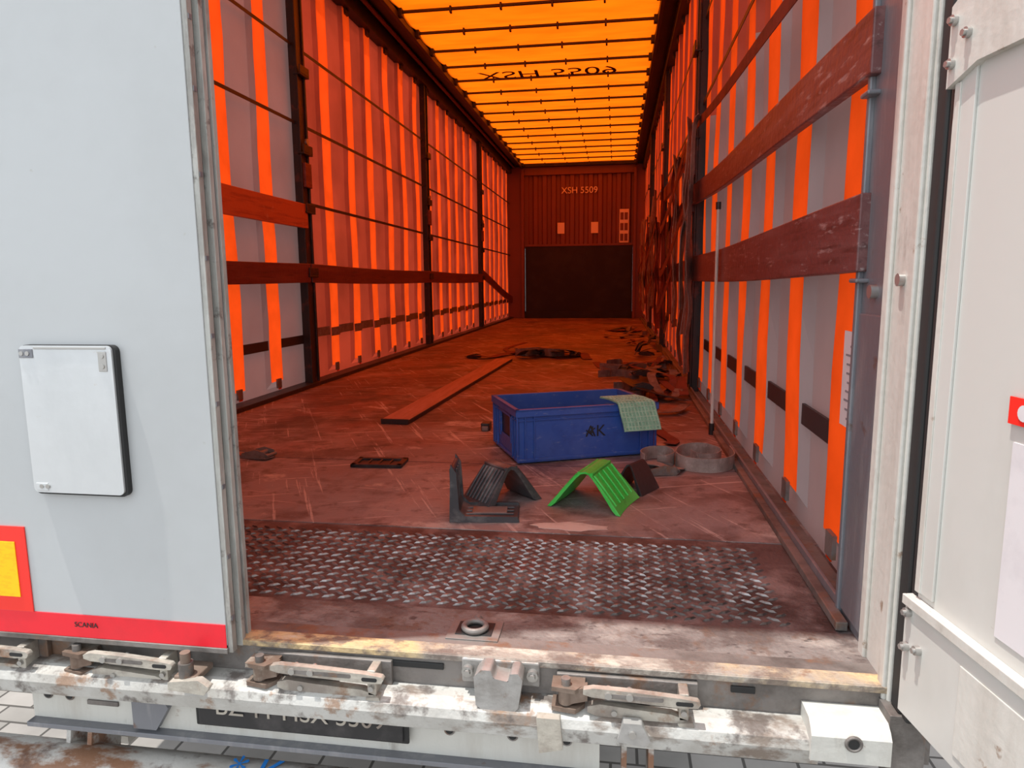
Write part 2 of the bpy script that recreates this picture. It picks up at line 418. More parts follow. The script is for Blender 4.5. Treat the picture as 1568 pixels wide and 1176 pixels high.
board(1,1.345,POSTS[0],.745,.735,.14,'wood_p',wr)
board(1,1.335,POSTS[0],1.07,1.16,.11,'wood_p',wr)
board(1,POSTS[0],POSTS[1],.735,.735,.13,'wood_r',wr)
board(1,POSTS[0],POSTS[1],1.13,1.13,.13,'wood_r',wr)
board(1,POSTS[0],POSTS[1],1.48,1.48,.12,'wood_r',wr)
board(1,POSTS[1],POSTS[2],.735,.735,.13,'wood_r',wr)
board(1,POSTS[1],POSTS[2],1.2,1.2,.13,'wood_r',wr)
board(1,POSTS[2],YE-.1,.735,.735,.13,'wood_r',wr)

g=MB(); g.box(XR+.005,XR+.008,1.385,1.465,.37,.56,'paper')
for i in range(9): g.box(XR+.004,XR+.005,1.392,1.42+.035*random.random(),.385+i*.018,.389+i*.018,'inkg')
g.obj('safety_label',wr)

# ------------------------------------------------------------------ ceiling
FX0,FX1=-1.74,.30
g=MB(); nX=10; ys=[]
y=1.25
while y<YE+.01: ys.append(y); y+=.06
vs=[];fs=[]
for y in ys:
    ph=((y-1.30)%.48)/.48
    for i in range(nX+1):
        x=FX0-.03+(FX1-FX0+.06)*i/nX
        vs.append((x,y,ROOF+.012-.034*math.sin(ph*math.pi)+.008*noise.noise(Vector((x*2,y*3,0)))))
for a in range(len(ys)-1):
    for i in range(nX): fs.append((a*(nX+1)+i,a*(nX+1)+i+1,(a+1)*(nX+1)+i+1,(a+1)*(nX+1)+i))
g.add(vs,fs,'roof',True); ce=g.obj('ceiling')
g=MB(); y=1.30
while y<YE:
    g.box(FX0-.02,FX1+.02,y-.011,y+.011,ROOF-.034,ROOF-.014,'rail')
    for x in [FX0+.02+i*(FX1-FX0-.04)/5 for i in range(6)]:
        g.box(x-.008,x+.008,y-.02,y+.02,ROOF-.055,ROOF-.005,'rail')
    for x in (FX0,FX1): g.box(x-.03,x+.03,y-.03,y+.03,ROOF-.06,ROOF,'rail')
    y+=.48
g.obj('roof_bows',ce,.002)
g=MB()
g.box(XL-.08,FX0,1.15,YE,ROOF-.03,ROOF+.04,'rail'); g.box(XL-.08,XL+.02,1.15,YE,2.66,ROOF,'rail'); g.box(FX0-.03,FX0,1.15,YE,ROOF-.08,ROOF,'rail')
g.cyl((XL+.07,1.2,ROOF-.06),(XL+.07,YE,ROOF-.06),.018,'wood_r')
g.box(FX1,XR+.08,1.15,YE,ROOF-.03,ROOF+.04,'rail'); g.box(XR-.02,XR+.08,1.15,YE,2.66,ROOF,'rail'); g.box(FX1,FX1+.03,1.15,YE,ROOF-.08,ROOF,'rail')
g.box(XL-.08,XR+.08,1.12,1.26,ROOF-.12,ROOF+.05,'cream')
g.box(XL-.08,XR+.08,YE-.12,YE,ROOF-.06,ROOF+.04,'rail')
g.obj('roof_rails',ce,.004)
# bows stand at 1.30 + .48 k ; the lettering sits in the bay 7.06 .. 7.54
text('roof_lettering','XSH 5509',.34,Matrix.Translation((-.73,7.33,ROOF-.044)),'ink',ce)

# ------------------------------------------------------------------ end wall
g=MB()
xa,xb=-1.72,.28
g.box(XL-.08,xa,YE-.06,YE+.05,0,2.80,'cont'); g.box(xb,XR+.08,YE-.06,YE+.05,0,2.80,'cont')
g.box(xa,xb,YE-.05,YE+.05,2.62,2.80,'cont')
prof=[];x=xa;i=0
while x<xb-.001:
    for dx,dy in ((0,0),(.07,0),(.09,.035),(.15,.035)):
        prof.append((min(x+dx,xb),YE+dy-.01))
    x+=.17
prof.append((xb,YE-.01))
vs=[(p[0],p[1],z) for p in prof for z in (1.30,2.64)]
g.add(vs,[(2*i,2*i+2,2*i+3,2*i+1) for i in range(len(prof)-1)],'cont')
g.box(xa,xb,YE+.05,YE+.07,0,2.86,'cont')
g.box(xa+.02,xb-.02,YE-.04,YE+.04,0,1.34,'contd')
g.box(xa,xb,YE-.05,YE-.03,1.33,1.37,'cont'); g.box(xa,xb,YE-.055,YE-.02,0,.13,'contd')
we=g.obj('wall_end',None,.003)
text('headboard_lettering','XSH 5509',.16,Matrix.Translation((-.70,YE-.03,2.33))@FRONT,'inkw',we)
s=MB()
for x in (-1.04,-.42): s.box(x-.065,x+.065,YE-.018,YE-.012,1.56,1.76,'inkw')
s.box(.03,.20,YE-.018,YE-.012,1.38,1.98,'inkw')
for i in range(3):
    for j in range(2): s.box(.045+j*.075,.105+j*.075,YE-.021,YE-.018,1.41+i*.19,1.41+i*.19+.13,'cont')
s.obj('headboard_stickers',we)
g=MB(); g.box(xb+.0,xb+.05,YE-.12,YE-.06,0,2.7,'cont'); g.box(xa-.05,xa,YE-.12,YE-.06,0,2.7,'cont'); g.obj('trim_1',we,.004)

# ------------------------------------------------------------------ rear frame posts
g=MB()
g.box(XR-.005,XR+.10,YS-.01,1.235,-.03,2.8,'cream')
g.box(XR-.012,XR-.004,YS-.005,YS+.02,-.03,2.8,'cream'); g.box(XR-.012,XR-.004,1.21,1.235,-.03,2.8,'cream')
g.box(XR-.002,XR+.07,1.235,1.37,0,2.8,'galv'); g.box(XR-.012,XR,1.358,1.372,0,2.8,'galv')
g.box(XR-.006,XR,1.24,1.36,.02,.60,'galv')
for z in (.735,1.06):
    g.box(XR-.024,XR,1.33,1.37,z-.080,z-.072,'galv')
g.cyl((XR-.014,1.17,.66),(XR,1.17,.66),.010,'bolt'); g.cyl((XR-.014,1.29,.64),(XR,1.29,.64),.012,'bolt')
fr=g.obj('rear_post',wr,.004)
g=MB(); g.box(XL-.1,XL,YS+.03,1.28,-.03,2.8,'cream'); g.obj('rear_post_opposite',wl,.004)
g=MB()
g.box(XR-.002,XR+.018,YS-.045,YS-.012,-.02,2.8,'rubber'); g.box(XR+.0,XR+.03,YS-.07,YS-.05,-.02,2.8,'rubber')
g.obj('door_seal',wr,.004)
# sill beam
g=MB()
pr=[(YS+.07,0.0),(YS+.012,.001),(YS,-.008),(YS,-.135),(YS+.03,-.135),(YS+.03,-.03),(YS+.07,-.03)]
g.prism(pr,'x',XL-.08,XR+.07,'galv_d')
g.box(XL-.08,XR+.0,YS-.002,YS+.034,-.001,.0018,'sill_y')
g.box(-.69,XR,YS-.006,YS-.002,-.010,.0015,'sill_y')
for x,w in ((-.62,.05),(-.40,.10),(-.02,.06),(.20,.04)): g.box(x,x+w,YS-.004,YS,-.03,-.018,'rubber')
sb=g.obj('sill_beam',None,.0015)
g=MB()
g.prism([(YS-.03,-.062),(YS-.055,-.07),(YS-.06,-.085),(YS-.055,-.112),(YS-.03,-.118),(YS+.0,-.118),(YS+.0,-.062)],'x',XL-.08,.33,'white')
g.prism([(YS-.058,-.045),(YS-.066,-.055),(YS-.066,-.098),(YS-.02,-.105),(YS+.0,-.105),(YS+.0,-.036),(YS-.045,-.036)],'x',.315,.435,'cream')
g.cyl((.378,YS-.069,-.062),(.378,YS-.065,-.062),.009,'rubber'); g.torus((.378,YS-.068,-.062),.011,.003,'galv_d','y')
g.box(.435,.49,YS-.05,YS+.0,-.13,-.02,'galv_d')
g.obj('lower_bar',sb,.004)
g=MB()
g.box(-1.19,-.02,YS+.03,YS+.04,-.225,-.118,'cream'); g.box(-1.19,-.02,YS+.01,YS+.04,-.235,-.225,'galv')
for x in (-1.15,-1.10,-.95,-.30,-.18,-.08):
    g.cyl((x,YS+.026,-.17),(x,YS+.031,-.17),.007,'rubber'); g.torus((x,YS+.028,-.17),.009,.002,'galv_d','y',12,6)
g.box(-1.06,-.99,YS+.026,YS+.03,-.185,-.175,'galv_d')
g.prism([(-.95,-.22),(-.90,-.22),(-.87,-.17),(-.90,-.12),(-.95,-.12)],'y',YS+.015,YS+.03,'galv')
g.obj('lower_skirt',sb,.002)
g=MB(); g.box(-.80,-.385,YS+.008,YS+.014,-.192,-.105,'blk'); g.box(-.81,-.375,YS+.014,YS+.02,-.198,-.10,'rubber')
npz=g.obj('number_plate',sb,.004)
text('plate_lettering','BZ 11 HSX 5509',.050,Matrix.Translation((-.59,YS+.006,-.150))@FRONT,'lockm',npz)

# underrun bar
g=MB()
yc=1.16; zc=-.375; R=.075
g.cyl((-2.0,yc,zc),(.35,yc,zc),R,'rusty',32)
g.cyl((-2.02,yc,zc),(-2.0,yc,zc),R+.004,'blk',32); g.cyl((.35,yc,zc),(.37,yc,zc),R+.004,'blk',32)
for x in (-1.12,.05):
    for e in (-.03,.02):
        g.prism([(yc+.05,-.13),(yc+.15,-.13),(yc+.09,-.40),(yc+.0,-.40)],'x',x+e,x+e+.01,'rusty')
ub=g.obj('underrun_bar',None,.002)
text('bar_lettering','* Krone',.085,Matrix.Translation((-.62,yc-(R+.002)*.20,zc+(R+.002)*.975))@Matrix.Rotation(math.radians(12),4,'X'),'inkb',ub)
g=MB()
for x in (-1.25,-.30):
    g.box(x-.06,x+.06,1.4,12,-.18,-.16,'rusty'); g.box(x-.006,x+.006,1.4,12,-.45,-.16,'rusty'); g.box(x-.06,x+.06,1.4,12,-.47,-.45,'rusty')
for y in (1.9,3.2,4.5,5.8,7.1,8.4,9.7,11): g.box(XL,XR,y-.03,y+.03,-.16,-.03,'galv_d')
for y in (3.6,4.9,6.2):
    g.cyl((XL+.2,y,-.64),(XR-.2,y,-.64),.06,'post')
    for x in (XL+.0,XR-.36):
        g.cyl((x,y,-.64),(x+.36,y,-.64),.51,'rubber',40)
        g.cyl((x-.004,y,-.64),(x+.364,y,-.64),.28,'galv',28)
g.obj('trailer_chassis',None)

# ------------------------------------------------------------------ left door (closed)
DE=-.700; DY=1.085
g=MB()
g.box(XL-.07,DE,DY,DY+.045,.004,2.8,'door')
g.box(XL-.07,DE,DY-.002,DY,-.0,.046,'red')
g.box(XL-.07,DE+.002,DY-.004,DY+.03,-.010,.0,'galv_d')
g.box(DE,DE+.010,DY+.002,DY+.016,-.01,2.8,'edge_g')
g.box(DE,DE+.003,DY+.016,DY+.028,-.01,2.8,'rubber')
g.box(DE,DE+.014,DY+.028,DY+.040,-.010,2.8,'edge_g')
g.box(DE,DE+.004,DY+.040,DY+.046,-.010,2.8,'rubber')
g.box(DE,DE+.008,DY+.046,DY+.052,-.010,2.8,'galv')
g.box(DE-.02,DE+.012,DY+.052,DY+.064,-.005,2.8,'edge_g')
dl=g.obj('door_1',None,.003)
g=MB()
for i in range(22):
    z=.05+i*.13+random.uniform(-.02,.02); g.box(DE+.010,DE+.0115,DY+.004,DY+.012,z,z+.008,'galv')
g.obj('seal_clips',dl)
x0,x1,z0,z1=-1.050,-.868,.289,.558
def rrect(x0,x1,z0,z1,r,n=5):
    P=[]
    for cx,cz,a0 in ((x1-r,z1-r,0),(x0+r,z1-r,90),(x0+r,z0+r,180),(x1-r,z0+r,270)):
        for i in range(n+1):
            a=math.radians(a0+90*i/n); P.append((cx+r*math.cos(a),cz+r*math.sin(a)))
    return P
g=MB()
g.prism(rrect(x0-.001,x1+.005,z0-.004,z1+.001,.012),'y',DY-.012,DY-.0005,'rubber')  # rubber border, wider right and below to stand in for the plate's shadow
g.prism(rrect(x0,x1,z0,z1,.010),'y',DY-.016,DY-.012,'plate')
for cx,cz in ((x0+.018,z1-.014),(x0+.006,z1-.014),(x1-.018,z1-.018),(x0+.018,z0+.012),(x0+.03,z0+.012),(x1-.018,z1-.036)):
    g.cyl((cx,DY-.019,cz),(cx,DY-.015,cz),.004,'bolt',12)
g.box(x0,x0+.028,DY-.0175,DY-.016,z1-.022,z1-.006,'galv'); g.box(x1-.026,x1-.010,DY-.0175,DY-.016,z1-.045,z1-.010,'bolt')
g.box(x0+.006,x0+.030,DY-.0175,DY-.016,z0+.004,z0+.018,'plate')
g.box(x0+.03,x1-.01,DY-.0175,DY-.016,z1-.006,z1-.002,'bolt')
g.obj('document_hatch',dl,.0008)
g=MB()
g.box(-1.50,-1.095,DY-.003,DY-.0005,.046,.215,'redr'); g.box(-1.48,-1.118,DY-.0045,DY-.003,.075,.185,'yell')
g.obj('reflector_marker',dl,.0005)
text('door_lettering','SCANIA',.014,Matrix.Translation((-.985,DY-.003,.026))@FRONT,'ink',dl,.0003)

# ------------------------------------------------------------------ right door (open ~99 deg)
g=MB()
T=Matrix.Translation((.452,1.05,0))@Matrix.Rotation(math.radians(9),4,'Z')
g.T=T
g.box(0,.045,-1.16,0,.0,2.8,'door_w')
g.box(-.004,.0,-.040,-.0,.2,2.8,'door_w'); g.box(-.006,0,-.012,-.0,.2,.92,'cream')
g.box(-.010,0,-1.16,.012,.0,.19,'door_w'); g.box(-.016,-.010,-1.16,.012,.175,.19,'cream')
g.box(-.012,-.01,-.9,-.12,.02,.15,'cream')
g.prism([(.01,.915),(.01,1.02),(-.07,1.06),(-.9,1.06),(-.9,.935),(-.05,.935)],'x',-.012,0,'cream')
for y,z in ((0,.945),(-.03,.975),(-.0,1.0),(-.32,.97),(0,.165),(-.03,.12),(0,.11),(-.33,.15),(-.35,.04)):
    g.cyl((-.018,y,z),(-.010,y,z),.007,'bolt',12); g.cyl((-.022,y,z),(-.018,y,z),.0045,'bolt',6)
g.box(.045,.07,-1.16,0,.0,2.8,'door_w')
g.cyl((.03,.02,.0),(.03,.02,.2),.016,'cream'); g.cyl((.03,.02,.92),(.03,.02,1.08),.016,'cream')
dr=g.obj('door_2',None,.003)
g=MB(); g.T=T
g.box(-.002,0,-.42,-.162,.215,.465,'paper')
g.box(-.005,-.002,-.22,-.154,.487,.520,'redr'); g.cyl((-.0065,-.180,.503),(-.005,-.180,.503),.010,'paper',16)
for i in range(14): g.box(-.0025,-.002,-.40,-.215,.235+i*.014,.237+i*.014,'inkg')
g.obj('door_sticker',dr)

# ------------------------------------------------------------------ lever locks on the sill
def lever_lock(x0,x1,z,name='lever_lock'):
    g=MB(); w=x1-x0; Y=YS-.012
    g.box(x0+.0,x1,Y,Y+.012,z-.044,z+.006,'galv_d')
    for dz in (-.042,-.006): g.prism([(x0-.006,Y-.034),(x0+.035,Y-.040),(x0+.050,Y-.02),(x0+.050,Y),(x0-.006,Y)],'z',z+dz,z+dz+.008,'lockr')
    g.cyl((x0+.018,Y-.024,z-.048),(x0+.018,Y-.024,z+.014),.008,'galv_d')
    g.cyl((x0+.018,Y-.024,z-.030),(x0+.018,Y-.024,z-.006),.013,'lockr')
    g.prism([(x0+.02,z-.004),(x0+.055,z+.004),(x0+.055,z-.020),(x0+.02,z-.030)],'y',Y-.034,Y-.016,'lockr')
    yl=Y-.044
    top=[(x0+.048,z+.006),(x0+.064,z+.010),(x0+.12,z+.009),(x1-.03,z+.004),(x1-.004,z+.001)]
    bot=[(x1,z-.004),(x1-.004,z-.011),(x1-.03,z-.013),(x0+.12,z-.009),(x0+.062,z-.006),(x0+.048,z-.002)]
    g.prism(top+bot,'y',yl,yl+.012,'lockm')
    g.prism(rrect(x1-.040,x1-.012,z-.0085,z-.0015,.003,3),'y',yl-.001,yl+.002,'rubber')
    g.prism(rrect(x0+.085,x1-.060,z-.005,z+.003,.003,3),'y',yl-.001,yl+.002,'galv_d')
    g.box(x0+.06,x1-.035,yl+.012,yl+.030,z-.012,z-.006,'lockm')
    g.prism([(x0+.055,z-.030),(x0+.075,z-.024),(x0+.13,z-.028),(x1-.045,z-.032),(x1-.02,z-.040),(x1-.035,z-.047),(x0+.07,z-.046),(x0+.055,z-.040)],'y',yl+.010,yl+.026,'lockm')
    for dx in (.09,.125): g.cyl((x0+dx,yl-.004,z+.0),(x0+dx,yl+.02,z+.0),.006,'bolt')
    g.cyl((x0+.10,yl+.006,z-.037),(x0+.10,yl+.03,z-.037),.005,'bolt')
    g.box(x0+.08,x0+.155,yl+.020,Y,z-.024,z-.014,'galv_d')
    g.box(x1-.034,x1-.018,yl+.010,Y,z-.042,z+.006,'lockm'); g.cyl((x1-.026,yl+.004,z-.026),(x1-.026,yl+.012,z-.026),.005,'bolt')
    g.prism([(x1-.036,z-.044),(x1-.012,z-.040),(x1-.008,z-.052),(x1-.030,z-.056)],'y',yl+.004,yl+.022,'lockm')
    return g.obj(name,None,.0018)
lever_lock(-.655,-.395,-.022); lever_lock(-.095,.145,-.020); lever_lock(-1.03,-.80,-.029); lever_lock(-1.50,-1.10,-.029)
g=MB(); Y=YS-.01
g.box(-.265,-.125,Y,Y+.01,-.045,.0,'lockg')
pr=[(-.235,-.01),(-.222,.004),(-.205,.004),(-.200,-.010),(-.175,-.014),(-.172,.0),(-.158,.002),(-.150,-.010),(-.158,-.062),(-.165,-.070),(-.220,-.070),(-.232,-.062)]
g.prism(pr,'y',Y-.040,Y,'lockg')
for x in (-.253,-.137): g.cyl((x,Y-.010,-.02),(x,Y,-.02),.010,'bolt'); g.cyl((x,Y-.016,-.02),(x,Y-.010,-.02),.006,'bolt',6)
g.obj('keeper_bracket',sb,.004)
g=MB()
g.cyl((-.765,1.055,-.070),(-.765,1.055,.004),.009,'lockr'); g.box(-.785,-.74,1.045,1.10,-.05,-.038,'lockr')
g.cyl((-.765,1.055,-.050),(-.765,1.055,-.015),.013,'galv_d')
g.prism([(-.79,-.045),(-.73,-.037),(-.71,-.05),(-.72,-.065),(-.79,-.06)],'y',1.035,1.05,'lockm')
g.obj('locking_rod',sb,.003)
g=MB()
for x in (.02,): 
    g.prism([(x,-.06),(x+.03,-.06),(x+.045,-.09),(x+.035,-.100),(x-.01,-.095)],'y',YS-.068,YS-.05,'lockg'); g.cyl((x+.015,YS-.073,-.078),(x+.015,YS-.065,-.078),.006,'bolt')
g.prism([(-.125,-.065),(-.085,-.065),(-.08,-.12),(-.12,-.13)],'y',YS-.066,YS-.05,'lockm')
g.obj('bar_clamp',sb,.002)

# ------------------------------------------------------------------ blue crate
def crate():
    g=MB(); Lx,Ly,H=.57,.37,.205; th=.006
    g.T=Matrix.Translation((-.355,2.405,0.001))@Matrix.Rotation(math.radians(24),4,'Z')
    g.box(.01,Lx-.01,.01,Ly-.01,.004,.012,'blue')
    for y in (.012,Ly-.012-th): g.box(.012,Lx-.012,y,y+th,.004,H,'blue')
    for x in (.012,Lx-.012-th):
        g.box(x,x+th,.012,.11,.004,H,'blue'); g.box(x,x+th,Ly-.11,Ly-.012,.004,H,'blue')
        g.box(x,x+th,.11,Ly-.11,.004,.075,'blue'); g.box(x,x+th,.11,Ly-.11,.165,H,'blue')
        xo=x-.006 if x<.1 else x+th
        g.box(xo,xo+.006,.10,.108,.06,.175,'blue'); g.box(xo,xo+.006,Ly-.108,Ly-.10,.06,.175,'blue'); g.box(xo,xo+.006,.10,Ly-.10,.165,.172,'blue')
        g.box(x+th+.001,x+th+.006,.10,Ly-.10,.03,.165,'blk')
    for (a,b,c,d) in ((0,Lx,0,.016),(0,Lx,Ly-.016,Ly),(0,.016,0,Ly),(Lx-.016,Lx,0,Ly)):
        g.box(a,b,c,d,H-.008,H,'blue'); 
    for y0,y1 in ((0,.003),(Ly-.003,Ly)): g.box(0,Lx,y0,y1,H-.028,H-.002,'blue')
    for x0,x1 in ((0,.003),(Lx-.003,Lx)): g.box(x0,x1,0,Ly,H-.028,H-.002,'blue')
    for z0,z1 in ((H-.045,H-.040),(.010,.020)):
        g.box(.006,Lx-.006,.006,.013,z0,z1,'blue'); g.box(.006,Lx-.006,Ly-.013,Ly-.006,z0,z1,'blue')
        g.box(.006,.013,.006,Ly-.006,z0,z1,'blue'); g.box(Lx-.013,Lx-.006,.006,Ly-.006,z0,z1,'blue')
    for x in (.006,.035,.07,Lx-.075,Lx-.04,Lx-.011):
        g.box(x,x+.005,.004,.013,.01,H-.01,'blue'); g.box(x,x+.005,Ly-.013,Ly-.004,.01,H-.01,'blue')
    for y in (.006,.035,.07,Ly-.075,Ly-.04,Ly-.011):
        g.box(.004,.013,y,y+.005,.01,H-.01,'blue'); g.box(Lx-.013,Lx-.004,y,y+.005,.01,H-.01,'blue')
    o=g.obj('plastic_crate',None,.0015)
    mt=g.T@Matrix.Translation((.315,.0105,.105))@FRONT
    text('crate_mark','AK',.062,mt,'ink',o,.0003)
    b=MB(); b.T=g.T
    for (x,z,l,a) in ((.295,.108,.04,30),(.29,.10,.035,-40),(.300,.11,.03,80)):
        ca,sa=math.cos(math.radians(a))*l/2,math.sin(math.radians(a))*l/2
        b.tube([(x-ca,.0105,z-sa),(x+ca,.0105,z+sa)],.0025,'ink',6)
    b.obj('scribble',o)
    return o
cr=crate()

def drape():
    g=MB(); T=Matrix.Translation((-.355,2.405,0.001))@Matrix.Rotation(math.radians(24),4,'Z')
    P=[(.45,.12,.213),(.46,.06,.215),(.465,.02,.2125),(.468,-.012,.208),(.47,-.03,.175),(.475,-.045,.14),(.478,-.055,.110)]
    P=[T@Vector(p) for p in P]
    ax=T.to_3x3()@Vector((1,0,0))
    g.ribbon(P,.150,'net',wv=ax,th=.004,sub=4)
    S=smooth_path(P,3)
    for i in range(11):
        o=ax*(-.070+i*.014)
        g.tube([p+o+Vector((0,-.001,.0035)) for p in S],.0024,'net_l',6)
    for p in smooth_path(P,2): g.tube([p-ax*.072+Vector((0,-.001,.0035)),p+ax*.072+Vector((0,-.001,.0035))],.0020,'net_l',6)
    return g.obj('anti_slip_mat',cr)
drape()

# ------------------------------------------------------------------ corner protectors
def v_protector(name,key,loc,rotz,W,H,Lr,ribs=True,tilt=0,scal=0,th=.006):
    g=MB(); g.T=Matrix.Translation(loc)@Matrix.Rotation(math.radians(rotz),4,'Z')@Matrix.Rotation(math.radians(tilt),4,'X')
    prof=[]
    for u in [i/16 for i in range(17)]:
        x=(u-.5)*W; a=abs(u-.5)*2
        z=H*(1-a**1.12)
        if a<.16: z=H*(1-.16**1.12)+ (H*.04)*(1-(a/.16)**2)
        prof.append((x,z))
    n=9
    outer=[];inner=[]
    for j in range(n):
        v=j/(n-1); y=v*Lr
        flare=1+scal*(abs(v-.5)*2)**2
        for x,z in prof:
            outer.append((x*flare,y+ (abs(x)/(W/2))*.03*(v-.5),z)); 
            inner.append((x*flare*(1-th*8/W*.5),y+(abs(x)/(W/2))*.03*(v-.5),max(z-th,0) if z>th else z))
    m=len(prof); fs=[]
    vs=outer+inner; o=n*m
    for j in range(n-1):
        for i in range(m-1):
            a=j*m+i; fs.append((a,a+1,a+m+1,a+m)); fs.append((o+a,o+a+m,o+a+m+1,o+a+1))
    for i in range(m-1):
        fs.append((i,o+i,o+i+1,i+1)); k=(n-1)*m+i; fs.append((k,k+1,o+k+1,o+k))
    for j in range(n-1):
        for e in (0,m-1):
            a=j*m+e; fs.append((a,a+m,o+a+m,o+a))
    g.add(vs,fs,key,False)
    if ribs:
        for v in ((0.04,.27,.5,.73,.96) if th<.01 else (.04,.19,.34,.5,.66,.81,.96)):
            y=v*Lr
            for sgn in (-1,1):
                pts=[(x,y,z+.004) for x,z in prof if x*sgn>W*.09 and abs(x)<W*.46]
                g.tube(pts,.0042,key,6)
        for sgn in (-1,1): g.cyl((sgn*W*.09,0,H*.86),(sgn*W*.09,Lr,H*.86),.005,key,8)
    return g.obj(name,None,.0008)
v_protector('corner_protector','green',(-.085,1.945,.001),-18,.215,.125,.165,True,0,.06)
v_protector('corner_protector','gry',(-.305,1.965,.001),46,.215,.130,.105,True,0,0,.012)
v_protector('corner_protector','blk',(.045,2.13,.001),-30,.11,.10,.09,False)
g=MB(); g.T=Matrix.Translation((-.445,1.80,.001))@Matrix.Rotation(math.radians(7),4,'Z')
prof=[(0,.155),(.006,.150),(.010,.05),(.018,.022),(.040,.010),(.18,.009),(.185,.004),(.18,0),(.012,0),(.0,.012),(-.006,.05),(-.008,.15)]
g.prism(prof,'y',0,.115,'gry')
for y0_,y1_ in ((-.010,0),(.115,.125)):
    g.prism([(-.010,.0),(-.004,.165),(.012,.14),(.018,.035),(.034,.018),(.18,.016),(.186,0)],'y',y0_,y1_,'gry')
for y in (.03,.058,.086): g.box(.03,.17,y-.004,y+.004,.009,.014,'gry'); 
g.box(.05,.15,.030,.085,.0092,.0155,'galv_d'); 
for y in (.03,.058,.086): g.box(-.011,-.006,y-.004,y+.004,.03,.145,'gry'); g.box(.006,.012,y-.004,y+.004,.04,.145,'gry')
g.obj('corner_protector',None,.002)

g=MB(); g.T=Matrix.Translation((-.86,2.37,.001))@Matrix.Rotation(math.radians(3),4,'Z')
g.box(-.095,.095,-.055,-.035,0,.012,'blk'); g.box(-.095,.095,.035,.055,0,.012,'blk'); g.box(-.095,-.075,-.055,.055,0,.012,'blk'); g.box(.075,.095,-.055,.055,0,.012,'blk')
g.box(-.08,.08,-.04,.04,0,.005,'blk')
for x in (-.04,0,.04): g.box(x-.004,x+.004,-.04,.04,.005,.010,'blk')
g.obj('plastic_plate',None,.002)

g=MB(); g.T=Matrix.Translation((-1.03,3.08,.001))@Matrix.Rotation(math.radians(-2),4,'Z')
g.box(-.075,.060,0,2.68,0,.022,'plank'); g.box(-.076,.061,-.003,.01,0,.024,'post'); g.box(.056,.062,0,2.68,0,.020,'post')  # black strip along the right side stands in for the board's shadow line
g.obj('loose_board',None,.002)
g=MB(); g.box(-.60,-.56,2.98,3.04,.001,.035,'blk'); g.box(-.595,-.565,2.97,2.985,.001,.022,'galv_d'); g.obj('rubber_wedge',None,.004)

# ------------------------------------------------------------------ webbing straps
def ratchet(g,loc,rz,key='galv_d'):
    T0=g.T; g.T=T0@Matrix.Translation(loc)@Matrix.Rotation(math.radians(rz),4,'Z')
    for y in (-.030,.027): g.prism([(-.06,0),(.05,0),(.065,.012),(.05,.028),(.01,.036),(-.05,.02)],'y',y,y+.003,key)
    g.cyl((.02,-.034,.018),(.02,.034,.018),.010,key); g.cyl((-.045,-.032,.010),(-.045,.032,.010),.005,key); g.cyl((.058,-.03,.014),(.058,.03,.014),.006,key)
    g.box(-.03,.0,-.026,.026,.010,.016,key)
    g.T=T0
g=MB()
DYs=-.065
def loopy(pts,w,key): g.ribbon([(p[0],p[1]+DYs,w/2+.002) for p in pts],w,key,'edge',.0035,6)
loopy([(.425,2.66),(.42,2.53),(.35,2.455),(.26,2.465),(.22,2.54),(.25,2.66),(.33,2.70),(.385,2.62),(.36,2.54),(.30,2.53),(.275,2.58)],.050,'web_g')
loopy([(.105,2.50),(.095,2.56),(.13,2.625),(.19,2.635),(.215,2.56),(.185,2.50),(.15,2.49)],.048,'web_g')
g.ribbon([(.235,2.44,.003),(.20,2.37,.02),(.14,2.37,.034),(.10,2.40,.028),(.075,2.46,.006)],.045,'web_g')
ratchet(g,(.155,2.36,.002),12)
g.obj('rolled_strap')

g=MB(); g.ribbon([(-1.62,2.46,.004),(-1.5,2.43,.02),(-1.42,2.41,.03),(-1.36,2.40,.02),(-1.30,2.38,.008)],.05,'web')
ratchet(g,(-1.36,2.40,.004),-8); g.obj('ratchet_strap')

g=MB()
g.ribbon([(-1.32,6.05,.006),(-1.22,5.93,.03),(-1.10,5.97,.012),(-1.02,6.15,.02),(-.92,6.30,.03),(-.82,6.17,.01),(-.72,6.27,.04),(-.62,6.10,.01),(-.5,6.23,.03),(-.42,6.07,.01),(-.30,6.19,.03),(-.26,6.0,.01),(-.24,5.9,.006)],.08,'web_r')
g.ribbon([(-.95,6.35,.06),(-.8,6.4,.02),(-.7,6.05,.08),(-.55,6.35,.03),(-.45,6.0,.08),(-.33,6.3,.01)],.075,'web')
g.ribbon([(-.85,6.05,.02),(-.75,5.95,.08),(-.6,6.15,.03),(-.5,5.95,.07),(-.38,6.15,.03)],.07,'post')
g.ribbon([(-.90,6.10,.04),(-.80,6.05,.05),(-.70,6.15,.05),(-.58,6.02,.05),(-.46,6.12,.04)],.07,'web','edge')
ratchet(g,(-.62,6.1,.02),30,'post'); ratchet(g,(-1.25,5.95,.006),-20,'post'); ratchet(g,(-.36,6.05,.02),70,'post')
g.ribbon([(-.9,6.25,.01),(-1.1,6.8,.004),(-1.0,7.6,.004)],.05,'web_r')
g.obj('lashing_strap')

